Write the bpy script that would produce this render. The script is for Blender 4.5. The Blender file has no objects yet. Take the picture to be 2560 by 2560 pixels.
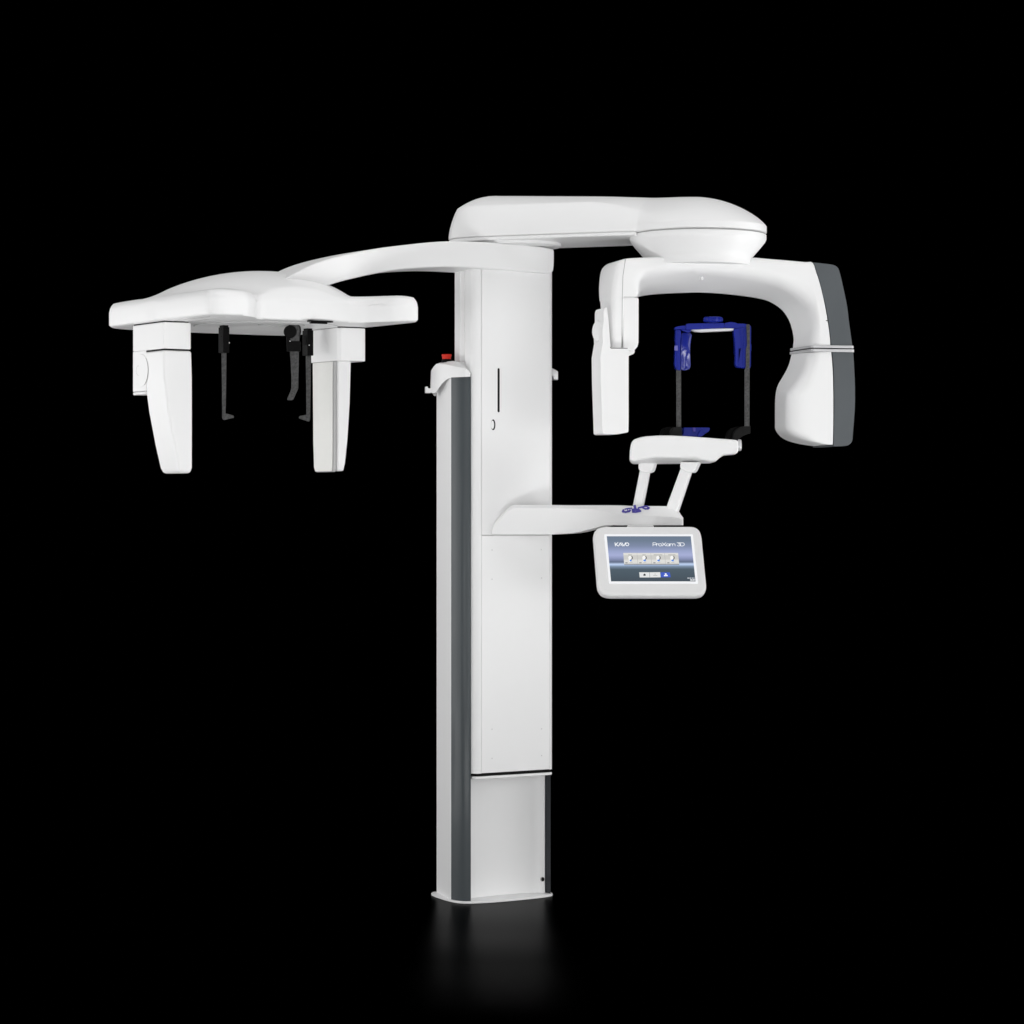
import bpy, bmesh, math, random
from mathutils import Vector, Matrix
R = math.radians
scene = bpy.context.scene
COL = scene.collection
random.seed(4)

# ------------------------------------------------------------------ camera data
FPX = 7040.0          # focal length in pixels of a 2560 px wide frame
DC = 8.0              # camera distance
ZC = 1.107            # eye height
CAM = Vector((0, -DC, ZC))

def ray(px, py):
    return Vector(((px - 1280) / FPX, 1.0, (1280 - py) / FPX))

class Plane:
    """a real plane in the machine: origin, horizontal axis r, up axis u, b = into the body"""
    def __init__(s, o, yaw, pitch=0.0):
        s.o = Vector(o)
        c, sn = math.cos(R(yaw)), math.sin(R(yaw))
        s.r = Vector((c, sn, 0))
        b0 = Vector((-sn, c, 0))
        p = R(pitch)
        s.u = (Vector((0, 0, 1)) * math.cos(p) + b0 * math.sin(p))
        s.b = s.r.cross(s.u) * -1.0
        if s.b.dot(b0) < 0: s.b = -s.b
    def hit(s, px, py):
        d = ray(px, py)
        t = (s.o - CAM).dot(s.b) / d.dot(s.b)
        return CAM + d * t
    def loc(s, px, py):
        w = s.hit(px, py) - s.o
        return (w.dot(s.r), w.dot(s.u))
    def pt(s, a, b, c=0.0):
        return s.o + s.r * a + s.u * b + s.b * c
    def back(s, T):
        q = Plane((0, 0, 0), 0); q.o = s.o + s.b * T; q.r, q.u, q.b = s.r, s.u, s.b
        return q

# ------------------------------------------------------------------ materials
def lin(c):
    return tuple(((v / 255) / 12.92 if v / 255 <= .04045 else ((v / 255 + .055) / 1.055) ** 2.4) for v in c) + (1,)

def mat(name, color, rough=.4, spec=.5, metal=0, coat=0, noise=0, nscale=40, bump=0, bscale=400, rvar=.05):
    m = bpy.data.materials.new(name); m.use_nodes = True
    nt = m.node_tree; n = nt.nodes; L = nt.links
    b = n['Principled BSDF']
    b.inputs['Base Color'].default_value = color if len(color) == 4 else tuple(color) + (1,)
    b.inputs['Roughness'].default_value = rough
    b.inputs['Specular IOR Level'].default_value = spec
    b.inputs['Metallic'].default_value = metal
    b.inputs['Coat Weight'].default_value = coat
    b.inputs['Coat Roughness'].default_value = .12
    tc = n.new('ShaderNodeTexCoord')
    nz = n.new('ShaderNodeTexNoise'); nz.inputs['Scale'].default_value = nscale; nz.inputs['Detail'].default_value = 5
    L.new(tc.outputs['Object'], nz.inputs['Vector'])
    mr = n.new('ShaderNodeMapRange')
    mr.inputs['From Min'].default_value = .3; mr.inputs['From Max'].default_value = .7
    mr.inputs['To Min'].default_value = max(0, rough - rvar); mr.inputs['To Max'].default_value = rough + rvar
    L.new(nz.outputs['Fac'], mr.inputs['Value']); L.new(mr.outputs['Result'], b.inputs['Roughness'])
    if noise:
        cr = n.new('ShaderNodeValToRGB')
        c = b.inputs['Base Color'].default_value
        cr.color_ramp.elements[0].position = .36; cr.color_ramp.elements[1].position = .64
        cr.color_ramp.elements[0].color = tuple(max(0, x * (1 - noise)) for x in c[:3]) + (1,)
        cr.color_ramp.elements[1].color = tuple(x * (1 + noise) for x in c[:3]) + (1,)
        L.new(nz.outputs['Fac'], cr.inputs['Fac']); L.new(cr.outputs['Color'], b.inputs['Base Color'])
    if bump:
        nb = n.new('ShaderNodeTexNoise'); nb.inputs['Scale'].default_value = bscale
        L.new(tc.outputs['Object'], nb.inputs['Vector'])
        bp = n.new('ShaderNodeBump'); bp.inputs['Strength'].default_value = bump; bp.inputs['Distance'].default_value = .001
        L.new(nb.outputs['Fac'], bp.inputs['Height']); L.new(bp.outputs['Normal'], b.inputs['Normal'])
    return m

WHITE = mat('white_enamel', (.86, .86, .86), .42, .35, bump=.03, bscale=900, rvar=.015)
SHELL = mat('white_moulded_plastic', (.86, .86, .86), .42, .35, coat=.08, nscale=200, rvar=.01)
PAINT = mat('white_sheet_paint', (.85, .85, .85), .48, .3, bump=.04, bscale=1200, rvar=.015)
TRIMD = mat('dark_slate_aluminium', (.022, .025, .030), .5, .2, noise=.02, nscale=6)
SENS = mat('cream_window_plastic', (.74, .74, .71), .35, .4, noise=.01)
LGREY = mat('light_grey_edge', (.42, .42, .42), .4, .4)
GREY = mat('slate_grey_plastic', (.088, .098, .106), .42, .4, noise=.03, nscale=8, bump=.05, bscale=900)
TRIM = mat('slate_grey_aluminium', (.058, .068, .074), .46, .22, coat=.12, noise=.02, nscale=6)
SEAM = mat('seam_shadow', (.01, .01, .01), .8, .1)
SOFTSEAM = mat('panel_seam', (.40, .40, .40), .7, .1)
DOT = mat('screw_grey', (.64, .64, .64), .5, .2)
BLACKP = mat('black_plastic', (.0045, .0045, .0045), .5, .05, bump=.05)
GRIP = mat('black_rubber', (.010, .010, .010), .55, .12, bump=.1, bscale=500)
CARBON = mat('mottled_carbon_strap', (.056, .056, .056), .55, .3, noise=.38, nscale=170, bump=.1, bscale=300)
BLUE = mat('deep_blue_plastic', (.008, .018, .25), .24, .14, coat=.06, noise=.04, nscale=12)
ICON = mat('blue_icon_print', (.075, .06, .36), .5, .3)
RED = mat('red_button_plastic', (.60, .025, .012), .5, .2)
SILVER = mat('brushed_silver', (.60, .60, .61), .35, .5, metal=.25)
BEZEL = mat('light_grey_bezel', (.70, .70, .70), .42, .35, noise=.01)
MATE = mat('white_bezel_trim', (.9, .9, .92), .3, .5)

def emit(name, col, s=1.0):
    m = bpy.data.materials.new(name); m.use_nodes = True
    b = m.node_tree.nodes['Principled BSDF']
    b.inputs['Base Color'].default_value = (0, 0, 0, 1)
    b.inputs['Specular IOR Level'].default_value = .1
    b.inputs['Roughness'].default_value = .25
    b.inputs['Emission Color'].default_value = lin(col); b.inputs['Emission Strength'].default_value = s
    return m

# ------------------------------------------------------------------ scene helpers
def thing(name, label, cat, loc):
    o = bpy.data.objects.new(name, None); COL.objects.link(o)
    o.location = loc; o.empty_display_size = .1
    o['label'] = label; o['category'] = cat
    return o

def sharp_smooth(bm, ang=38):
    for f in bm.faces: f.smooth = True
    for e in bm.edges:
        if len(e.link_faces) == 2:
            e.smooth = e.calc_face_angle(0) < R(ang)

def link(bm, name, m, parent, bevel=0, seg=3, limit=28, sharp=38, wn=True, label=None, flip=True):
    bmesh.ops.remove_doubles(bm, verts=bm.verts, dist=1e-5)
    bmesh.ops.recalc_face_normals(bm, faces=bm.faces)
    if bevel:
        es = [e for e in bm.edges if len(e.link_faces) == 2 and e.calc_face_angle(0) > R(limit)]
        bmesh.ops.bevel(bm, geom=es, offset=bevel, segments=seg, profile=.5, affect='EDGES', clamp_overlap=True)
    sharp_smooth(bm, sharp)
    me = bpy.data.meshes.new(name)
    # origin of every part at its own centre
    org = Vector((0, 0, 0))
    for v in bm.verts: org += v.co
    org /= max(1, len(bm.verts))
    for v in bm.verts: v.co -= org
    bm.to_mesh(me); bm.free()
    me.materials.append(m)
    o = bpy.data.objects.new(name, me); COL.objects.link(o)
    wp = Vector((0, 0, 0)); p = parent
    while p is not None:
        wp += p.location; p = p.parent
    o.parent = parent
    o.location = org - wp
    if wn:
        w = o.modifiers.new('wn', 'WEIGHTED_NORMAL'); w.keep_sharp = True; w.weight = 60
    if label: o['label'] = label
    return o

def spline(pts, n=6, closed=False):
    """Catmull-Rom through the points; a point written (x, y, 'c') is a hard corner"""
    P = [Vector((p[0], p[1])) for p in pts]
    C = [len(p) > 2 for p in pts]
    N = len(P); out = []
    rng = range(N if closed else N - 1)
    for i in rng:
        p1, p2 = P[i], P[(i + 1) % N]
        p0 = P[(i - 1) % N] if (closed or i > 0) and not C[i] else p1 * 2 - p2
        p3 = P[(i + 2) % N] if (closed or i + 2 < N) and not C[(i + 1) % N] else p2 * 2 - p1
        for k in range(n):
            t = k / n
            out.append(.5 * ((2 * p1) + (p2 - p0) * t + (2 * p0 - 5 * p1 + 4 * p2 - p3) * t * t
                             + (3 * p1 - p0 - 3 * p2 + p3) * t ** 3))
    if not closed: out.append(P[-1])
    return out

def ring_faces(bm, A, B):
    n = len(A)
    for i in range(n):
        try: bm.faces.new((A[i], A[(i + 1) % n], B[(i + 1) % n], B[i]))
        except ValueError: pass

def add_prism3(bm, front, vec):
    A = [bm.verts.new(p) for p in front]
    B = [bm.verts.new(Vector(p) + vec) for p in front]
    bm.faces.new(A); bm.faces.new(list(reversed(B)))
    ring_faces(bm, A, B)

def px_prism(name, pts, plane, T, m, parent, bevel=.004, seg=3, sm=0, off=0, label=None, limit=28):
    bm = bmesh.new()
    P = spline(pts, sm, True) if sm else [Vector((p[0], p[1])) for p in pts]
    pl = plane.back(off) if off else plane
    add_prism3(bm, [pl.hit(p[0], p[1]) for p in P], plane.b * T)
    return link(bm, name, m, parent, bevel, seg, limit, label=label)

def loft(name, rings, m, parent, bevel=0, seg=3, limit=28, sharp=38, cap=True, label=None, closed=False):
    bm = bmesh.new()
    V = [[bm.verts.new(p) for p in r] for r in rings]
    for a, b in zip(V, V[1:]): ring_faces(bm, a, b)
    if closed: ring_faces(bm, V[-1], V[0])
    elif cap:
        bm.faces.new(V[0]); bm.faces.new(list(reversed(V[-1])))
    return link(bm, name, m, parent, bevel, seg, limit, sharp, label=label)

def lathe_bm(bm, prof, centre, n=64, axis='Z', M=None):
    rings = []
    for r, z in prof:
        if r < 1e-6:
            rings.append([bm.verts.new((0, 0, z))])
        else:
            rings.append([bm.verts.new((r * math.cos(2 * math.pi * k / n), r * math.sin(2 * math.pi * k / n), z)) for k in range(n)])
    for a, b in zip(rings, rings[1:]):
        if len(a) == 1 and len(b) == 1: continue
        if len(a) == 1:
            for k in range(n): bm.faces.new((a[0], b[k], b[(k + 1) % n]))
        elif len(b) == 1:
            for k in range(n): bm.faces.new((a[k], a[(k + 1) % n], b[0]))
        else: ring_faces(bm, a, b)
    vs = [v for r in rings for v in r]
    MM = Matrix.Translation(centre) @ (M if M else Matrix.Identity(4))
    for v in vs: v.co = MM @ v.co
    return vs

def lathe(name, prof, centre, m, parent, n=64, M=None, sharp=38, label=None):
    bm = bmesh.new(); lathe_bm(bm, prof, Vector(centre), n, M=M)
    return link(bm, name, m, parent, 0, sharp=sharp, label=label)

def axis_matrix(z):
    return Vector((0, 0, 1)).rotation_difference(Vector(z).normalized()).to_matrix().to_4x4()

def shell(name, outline, inner_of, ztop, zbot, m, parent, rings, chamfer=.004, label=None):
    """a moulded cover: closed plan outline, top given as a height function, flat underside"""
    bm = bmesh.new()
    rows = []
    for s in rings:
        row = []
        for p in outline:
            q = inner_of(p)
            w = p + (q - p) * s
            row.append(bm.verts.new((w.x, w.y, ztop(w, (q - p).length * s))))
        rows.append(row)
    b1 = [bm.verts.new((p.x, p.y, zbot + chamfer)) for p in outline]
    b2 = []
    for p in outline:
        q = inner_of(p); d = (q - p); d = d / max(d.length, 1e-6) * chamfer * 1.2
        b2.append(bm.verts.new((p.x + d.x, p.y + d.y, zbot)))
    ring_faces(bm, b2, b1); ring_faces(bm, b1, rows[0])
    for a, b in zip(rows, rows[1:]): ring_faces(bm, a, b)
    bm.faces.new(b2)
    return link(bm, name, m, parent, 0, sharp=50, label=label)

# machine axes
PHI = 33
U = Vector((math.cos(R(PHI)), math.sin(R(PHI)), 0)); V = Vector((math.sin(R(PHI)), -math.cos(R(PHI)), 0))
O = Vector((-.003, .038, 0))
def fr(u, v, z=0): return O + U * u + V * v + Vector((0, 0, z))          # column frame
def uv(u, v, z=0): return U * u + V * v + Vector((0, 0, z))              # machine frame, z from eye level in callers
def zprism(name, poly, z0, z1, m, parent, f=fr, bevel=.002, seg=2, limit=28, label=None):
    bm = bmesh.new()
    add_prism3(bm, [f(u, v, z0) for u, v in poly], Vector((0, 0, z1 - z0)))
    return link(bm, name, m, parent, bevel, seg, limit, label=label)

# ================================================================== setting
bm = bmesh.new()
vs = [bm.verts.new(p) for p in ((-60, -40, 0), (60, -40, 0), (60, 160, 0), (-60, 160, 0))]
bm.faces.new(vs)
me = bpy.data.meshes.new('floor'); bm.to_mesh(me); bm.free()
fl = bpy.data.objects.new('floor', me); COL.objects.link(fl); fl['kind'] = 'structure'
fm = bpy.data.materials.new('black_satin_floor'); fm.use_nodes = True
nt = fm.node_tree
for n_ in list(nt.nodes): nt.nodes.remove(n_)
out = nt.nodes.new('ShaderNodeOutputMaterial'); gl = nt.nodes.new('ShaderNodeBsdfGlossy')
gl.inputs['Color'].default_value = (.075, .075, .075, 1); gl.inputs['Roughness'].default_value = .3; gl.distribution = 'BECKMANN'
tc = nt.nodes.new('ShaderNodeTexCoord'); nz = nt.nodes.new('ShaderNodeTexNoise'); nz.inputs['Scale'].default_value = 6
mr = nt.nodes.new('ShaderNodeMapRange'); mr.inputs['To Min'].default_value = .285; mr.inputs['To Max'].default_value = .300
nt.links.new(tc.outputs['Object'], nz.inputs['Vector']); nt.links.new(nz.outputs['Fac'], mr.inputs['Value'])
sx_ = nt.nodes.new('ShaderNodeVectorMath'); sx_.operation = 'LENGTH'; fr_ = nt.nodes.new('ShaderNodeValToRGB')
fr_.color_ramp.interpolation = 'EASE'  # reflection fade painted into the gloss colour, dimmer away from the base
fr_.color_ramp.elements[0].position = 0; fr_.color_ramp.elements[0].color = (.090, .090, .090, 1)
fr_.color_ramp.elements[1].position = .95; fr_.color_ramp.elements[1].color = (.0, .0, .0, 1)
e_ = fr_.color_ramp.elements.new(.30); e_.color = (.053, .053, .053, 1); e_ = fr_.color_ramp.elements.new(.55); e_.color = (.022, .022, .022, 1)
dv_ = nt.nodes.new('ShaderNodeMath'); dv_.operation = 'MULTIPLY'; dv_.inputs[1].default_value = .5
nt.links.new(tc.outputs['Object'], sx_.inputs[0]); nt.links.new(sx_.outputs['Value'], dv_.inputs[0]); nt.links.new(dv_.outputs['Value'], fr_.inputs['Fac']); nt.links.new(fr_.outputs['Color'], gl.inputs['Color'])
nt.links.new(mr.outputs['Result'], gl.inputs['Roughness']); nt.links.new(gl.outputs['BSDF'], out.inputs['Surface'])
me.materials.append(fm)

# ================================================================== the machine
ROOT = thing('dental_x_ray_machine', 'white floor standing dental x-ray machine with blue head support and touch screen', 'x-ray machine', tuple(O))

# ---- base plate
pl_ = [(-.150, -.185), (-.1655, -.104), (-.170, -.050), (-.1655, -.0155), (-.1484, .006), (-.115, .0175), (-.0727, .025), (0, .027),
       (.0727, .022), (.110, .0150), (.1375, .004), (.1510, -.0125), (.1600, -.036), (.166, -.064), (.164, -.104), (.150, -.185), (.132, -.214), (.1, -.224), (-.1, -.224), (-.132, -.214)]
zprism('base_plate', [tuple(p) for p in spline(pl_, 4, True)], 0.0005, .007, WHITE, ROOT, bevel=.0012, limit=50)

# ---- column
core = [(-.1385, -.0302), (-.131, -.0305), (-.120, -.036), (-.09, -.047), (-.04, -.055), (.02, -.058), (.07, -.055), (.105, -.046), (.124, -.036), (.1360, -.0302), (.1372, -.0312), (.1620, -.0565), (.1625, -.066), (.150, -.118), (.122, -.207), (.112, -.214),
        (-.112, -.214), (-.122, -.207), (-.150, -.118), (-.1645, -.066), (-.164, -.0565)]
COLUMN = zprism('column', core, .0072, 1.50, PAINT, ROOT, bevel=0, label=None)
tl = [(-.1380, .0045), (-.1435, .0040), (-.150, .0015), (-.1560, -.0045), (-.1605, -.0130), (-.1640, -.0240), (-.1662, -.0370), (-.1670, -.0545), (-.1655, -.0552), (-.1400, -.0310)]
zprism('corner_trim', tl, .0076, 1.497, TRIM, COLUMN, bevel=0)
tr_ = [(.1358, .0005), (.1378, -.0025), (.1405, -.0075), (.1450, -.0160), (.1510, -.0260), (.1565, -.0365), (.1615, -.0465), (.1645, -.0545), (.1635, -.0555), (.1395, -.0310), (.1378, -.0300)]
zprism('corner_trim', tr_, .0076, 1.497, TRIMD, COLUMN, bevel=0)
# anchor hole near the foot, at the right of the recess
pf = Plane(fr(.1145, -.0405), 5.2)
def disc(name, px, py, plane, rx, rz, T, m, parent, n=32, off=0, bevel=0):
    c = plane.back(off).hit(px, py)
    bm = bmesh.new()
    add_prism3(bm, [c + plane.r * rx * math.cos(2 * math.pi * k / n) + plane.u * rz * math.sin(2 * math.pi * k / n) for k in range(n)], plane.b * -T)
    return link(bm, name, m, parent, bevel)
disc('anchor_hole', 1357, 2198, pf, .0046, .0058, .0022, SEAM, COLUMN)
disc('anchor_hole_rim', 1355.6, 2198, pf, .0060, .0070, .0014, LGREY, COLUMN)

# ---- carriage (telescoping upper section)
ZB = ZC - .7395
ZT = ZC + .700
sled = [(-.1352, -.026), (-.1365, -.004), (-.1355, .004), (-.1315, .011), (-.1245, .0170), (-.1165, .0198), (-.1128, .0200), (-.1128, .012),
        (.1208, .012), (.1208, .0200), (.1245, .0190), (.1315, .0135), (.1355, .004), (.1365, -.004), (.1352, -.026)]
CARR = zprism('carriage', sled, ZB, ZT, PAINT, ROOT, bevel=0)
mast = [(-.131, -.0262), (-.1285, -.044), (-.1120, -.048), (-.1100, -.068), (-.1240, -.076), (-.1085, -.130), (.1085, -.130), (.1225, -.072), (.131, -.0262)]
zprism('mast', mast, 1.42, ZT, WHITE, ROOT, bevel=.0015)
ZS = 1.0415
zprism('lower_panel', [(-.1118, .0125), (-.1118, .0205), (.1198, .0205), (.1198, .0125)], ZB + .001, ZS - .0012, PAINT, CARR, bevel=.0010)
# the upper panel carries a long vertical slot: built as a frame of boxes round the slot
pp = Plane(fr(0, .0205), PHI)
a0, b0 = pp.loc(1243.8, 920); a1, b1 = pp.loc(1249.6, 1031)
def frame_panel(name, poly_out, holes, parent):
    # panel front with a true opening: grid of quads, thickness 8 mm
    u0, u1, z0, z1 = poly_out; (h0, h1, k0, k1) = holes
    bm = bmesh.new()
    def box(ua, ub, za, zb):
        add_prism3(bm, [fr(ua, .0205, za), fr(ub, .0205, za), fr(ub, .0205, zb), fr(ua, .0205, zb)], -V * .008)
    # outline as one face with bridge to the hole
    rad = (h1 - h0) / 2
    cx = (h0 + h1) / 2
    hole = []
    for k in range(0, 13):
        t = math.pi * k / 12; hole.append((cx + rad * math.cos(t), k1 - rad + rad * math.sin(t)))
    for k in range(0, 13):
        t = math.pi + math.pi * k / 12; hole.append((cx + rad * math.cos(t), k0 + rad + rad * math.sin(t)))
    outer = [(u1, z1), (u0, z1), (u0, z0), (u1, z0)]
    for vv in (.0205, .0194):
        es = []
        for loop in (outer, hole):
            vv_ = [bm.verts.new(fr(a, vv, b)) for a, b in loop]
            for i in range(len(vv_)): es.append(bm.edges.new((vv_[i], vv_[(i + 1) % len(vv_)])))
        bmesh.ops.triangle_fill(bm, edges=es, use_beauty=True)
    bm.verts.ensure_lookup_table()
    for loop in (outer, hole):
        n = len(loop)
        for i in range(n):
            (a, b), (c, d) = loop[i], loop[(i + 1) % n]
            q = [bm.verts.new(fr(a, .0205, b)), bm.verts.new(fr(c, .0205, d)), bm.verts.new(fr(c, .0194, d)), bm.verts.new(fr(a, .0194, b))]
            bm.faces.new(q)
    return link(bm, name, PAINT, parent, 0)
off_u = 0
zc = lambda b: b
UP = frame_panel('upper_panel', (-.1118, .1198, ZS + .0012, ZT), (a0, a1, b1, b0), CARR)
zprism('slot_backing', [(a0 - .004, .0186), (a0 - .004, .0192), (a1 + .004, .0192), (a1 + .004, .0186)], b1 - .004, b0 + .004, SEAM, UP, bevel=0)
# round lock plug below the slot: black ring, white face
disc('lock_ring', 1232.8, 1062, pp, .0072, .0152, .0008, SEAM, UP)
disc('lock_plug', 1230.9, 1062, pp, .0050, .0118, .0016, PAINT, UP, bevel=.0003)
for (x, y) in ((1230, 1375), (1353, 1374), (1230, 1448), (1354, 1445), (1230, 1823), (1354, 1822), (1230, 1896), (1354, 1889)):
    disc('screw', x, y, pp, .0017, .0021, .0005, DOT, bpy.data.objects['lower_panel'])
# ledge under the carriage
led = [(-.130, -.026), (-.1335, .004), (-.1275, .014), (-.115, .0195), (.115, .0195), (.130, .0155), (.1365, .006), (.137, -.026)]
zprism('ledge', led, ZB - .0165, ZB - .0085, WHITE, CARR, bevel=.0025, seg=3)
zprism('shadow_gap', [(-.122, -.024), (-.122, .010), (.130, .010), (.130, -.024)], ZB - .0085, ZB - .0002, SEAM, CARR, bevel=0)

# ---- column end caps
CAP = [  # px, depth y, py bottom, py top
    (1176.2, -.046, 941.6, 934), (1172, -.052, 941.8, 926.5), (1163, -.053, 942.2, 921.5), (1150, -.043, 942.8, 918.5), (1139, -.028, 943.2, 916.5), (1129.5, -.012, 943.6, 914.5),
    (1120, .004, 946.6, 912), (1112, .018, 952, 910.5), (1104, .032, 960, 909.5), (1097, .047, 970, 909), (1090.5, .066, 981, 909.8), (1083, .092, 983, 918), (1077.6, .13, 981, 927)]
def hity(px, py, y):
    d = ray(px, py); return CAM + d * (DC + y)
ob, ot, it, ib = [], [], [], []
top_c = hity(1136, 906.5, .10)
for px, y, pb, pt_ in CAP:
    B_ = hity(px, pb, y); T_ = hity(px, pt_, y)
    ctr = Vector((top_c.x, top_c.y, 0))
    if px < 1079: B_ = hity(1075.4, pb, .13)
    ob.append(B_); ot.append(T_)
    d2 = Vector((top_c.x + .02 - T_.x, top_c.y + .02 - T_.y, 0)); d2.normalize()
    ztop = top_c.z
    fac = min(1, max(0, (1176 - px) / 45))
    it.append(Vector((T_.x + d2.x * .024, T_.y + d2.y * .024, T_.z + (ztop - T_.z) * fac)))
bm = bmesh.new()
vb = [bm.verts.new(p) for p in ob]; vt = [bm.verts.new(p) for p in ot]; vi = [bm.verts.new(p) for p in it]
# the rear half of the cap closes behind the column
rear = [(-.150, -.19), (-.105, -.235), (-.03, -.235), (-.03, -.12)]
zr = [ob[-1].z, ob[-1].z, ob[-1].z, ob[-1].z]
rb = [bm.verts.new(fr(a, b, zr[0])) for a, b in rear]; rt = [bm.verts.new(fr(a, b, ot[-1].z)) for a, b in rear[:2]] + [bm.verts.new(fr(a, b, top_c.z)) for a, b in rear[2:]]
ri = [bm.verts.new(fr(a + .016, b + .016, top_c.z)) for a, b in rear[:2]] 
B2 = vb + rb; T2 = vt + rt; I2 = vi + ri + [rt[2], rt[3]]
for i in range(len(B2) - 1): bm.faces.new((B2[i], B2[i + 1], T2[i + 1], T2[i]))
for i in range(len(vt) + 1):
    a, b, c, d = T2[i], T2[i + 1], I2[i + 1], I2[i]
    bm.faces.new((a, b, c, d))
bm.faces.new((T2[len(vt) + 1], T2[len(vt) + 2], I2[len(vt) + 1]))
bm.faces.new(I2[:len(vt) + 2] + [rt[2], rt[3]])
local = [(v.co.copy()) for v in bm.verts]
bm2 = bm.copy()
# underside so that the cap is solid from below too
CAPO = link(bm, 'end_cap', SHELL, COLUMN, .0016, 2, 25, label='white cap with the red stop button')
for v in bm2.verts:
    w = v.co - O; a, b = w.dot(U), w.dot(V)
    v.co = fr(-a, b, v.co.z)
link(bm2, 'end_cap', SHELL, COLUMN, .0016, 2, 25)
# peg of the cap at its outer lower edge
pk = Plane((-.232, .12, 0), 10)
px_prism('hook', [(1066, 966), (1069.5, 966), (1070.5, 970.5), (1078, 971), (1078, 982), (1066, 982)], pk, .03, SHELL, CAPO, .001)
px_prism('cable_gland', [(1083, 981), (1090.5, 979), (1091, 990), (1087, 989)], Plane((-.21, .10, 0), 10), .02, LGREY, CAPO, .001)
bc = hity(1116.5, 909.0, .060)
lathe('button_base', [(0, 0), (.0148, 0), (.0146, .0075), (.0135, .0125), (.0130, .0127), (0, .0127)], bc, BLACKP, CAPO, 40)
lathe('emergency_button', [(0, .0117), (.0122, .0117), (.0124, .0150), (.0130, .0200), (.0141, .0225), (.0143, .0250), (.0136, .0264), (0, .0268)], bc, RED, CAPO, 40)

# ---- upper shelf with the round rotation housing
SH0 = Vector((0, .10)); se = Vector((math.cos(R(-20)), math.sin(R(-20)))); sn = Vector((-se.y, se.x)) * -1  # toward viewer
TH, RH = .556, .1925
def halfw(t):
    w1 = 0
    if t < 0: w1 = .152 * (max(0, 1 - (abs(t) / .176) ** 2.8)) ** (1 / 2.8)
    elif t < TH: w1 = .152 - .004 * t / TH
    w2 = math.sqrt(max(0, RH ** 2 - (t - TH) ** 2))
    if w2 == 0: return w1
    if t > TH: return w2
    k = .02
    h = max(0, min(1, .5 + .5 * (w2 - w1) / k))
    return w1 * (1 - h) + w2 * h + k * h * (1 - h)
ts = [-.176 * math.cos(math.pi / 2 * k / 14) for k in range(0, 15)] + [.04 * k for k in range(1, 9)] + [.34 + .02 * k for k in range(0, 5)]
ts += [TH - RH * math.cos(R(a)) for a in range(48, 181, 6) if TH - RH * math.cos(R(a)) > .425]
ts = sorted(ts)
outl = [SH0 + se * t + sn * halfw(t) for t in ts] + [SH0 + se * t - sn * halfw(t) for t in reversed(ts[1:-1])]
def inner_sh(p):
    t = (p - SH0).dot(se); t = min(max(t, -.03), TH)
    return SH0 + se * t
def ztop_sh(w, d):
    t = (w - SH0).dot(se)
    k = min(1, max(0, (t - .26) / .24)); k = k * k * (3 - 2 * k)
    top = .9075 - .043 * t
    R0 = .150 * (1 - k) + RH * k
    # body: leaning wall, shoulder, gently domed top
    if d < .024: za = .782 + .086 * (d / .024) ** .60
    else:
        x = min(1, (d - .024) / (R0 - .024)); za = .868 + (top - .868) * (1 - (1 - x) ** 2.0)
    x = min(1, d / R0)
    zb_ = .7985 + (top - .7985) * (1 - (1 - x) ** 2.0) ** .80
    return ZC + za * (1 - k) + zb_ * k
SHELF = shell('upper_shelf', outl, inner_sh, ztop_sh, ZC + .7785, SHELL, ROOT, [0, .008, .025, .05, .08, .12, .16, .21, .27, .34, .42, .52, .62, .73, .85, 1.0])
# lower lip of the shelf (the underside is a little lower away from the housing)
lipo = [p for p in outl if (p - SH0).dot(se) < .42]
bm = bmesh.new()
lip_in = [inner_sh(p) + (p - inner_sh(p)) * .995 for p in lipo]
add_prism3(bm, [Vector((p.x, p.y, ZC + .7690)) for p in lip_in], Vector((0, 0, .0100)))
link(bm, 'shelf_underside', SHELL, SHELF, .003, 2)
hubc = SH0 + se * TH
HUB = lathe('rotation_housing', [(0, .7765), (.1890, .7765), (.1915, .7750), (.1915, .7640), (.1880, .7560), (.1760, .7410), (.1620, .7250), (.1540, .7150), (.1510, .7070), (.1500, .7000), (.1500, .6900), (0, .6900)],
            (hubc.x, hubc.y, ZC), SHELL, ROOT, 96)
lathe('seam_ring', [(0, .7763), (.1902, .7763), (.1902, .7787), (0, .7787)], (hubc.x, hubc.y, ZC), SOFTSEAM, HUB, 96)
lathe('pivot_disc', [(0, .7600), (.1270, .7600), (.1290, .7615), (.1290, .7690), (0, .7690)], (.012, .085, ZC), SHELL, SHELF, 64)

# ---- side arm to the head unit
AP = Plane(uv(0, .010), PHI)
arm = [(1386, 623, 'c'), (1340, 614.5), (1241, 606.5), (1120, 603), (1014, 612), (914, 626), (809, 651), (736, 684), (640, 740, 'c'), (700, 760, 'c'), (826, 712), (892, 694), (950, 682), (1008, 673.5), (1080, 668.5), (1136, 668),
       (1203, 671), (1300, 677), (1366, 682.5), (1381, 680), (1385, 672), (1386.5, 648)]
bm = bmesh.new()
P = spline(arm, 5, True)
fr_pts = [AP.hit(p.x, p.y) for p in P]
add_prism3(bm, fr_pts, AP.b * .165)
SIDEARM = link(bm, 'side_arm', SHELL, ROOT, .014, 5, 40)

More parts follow.
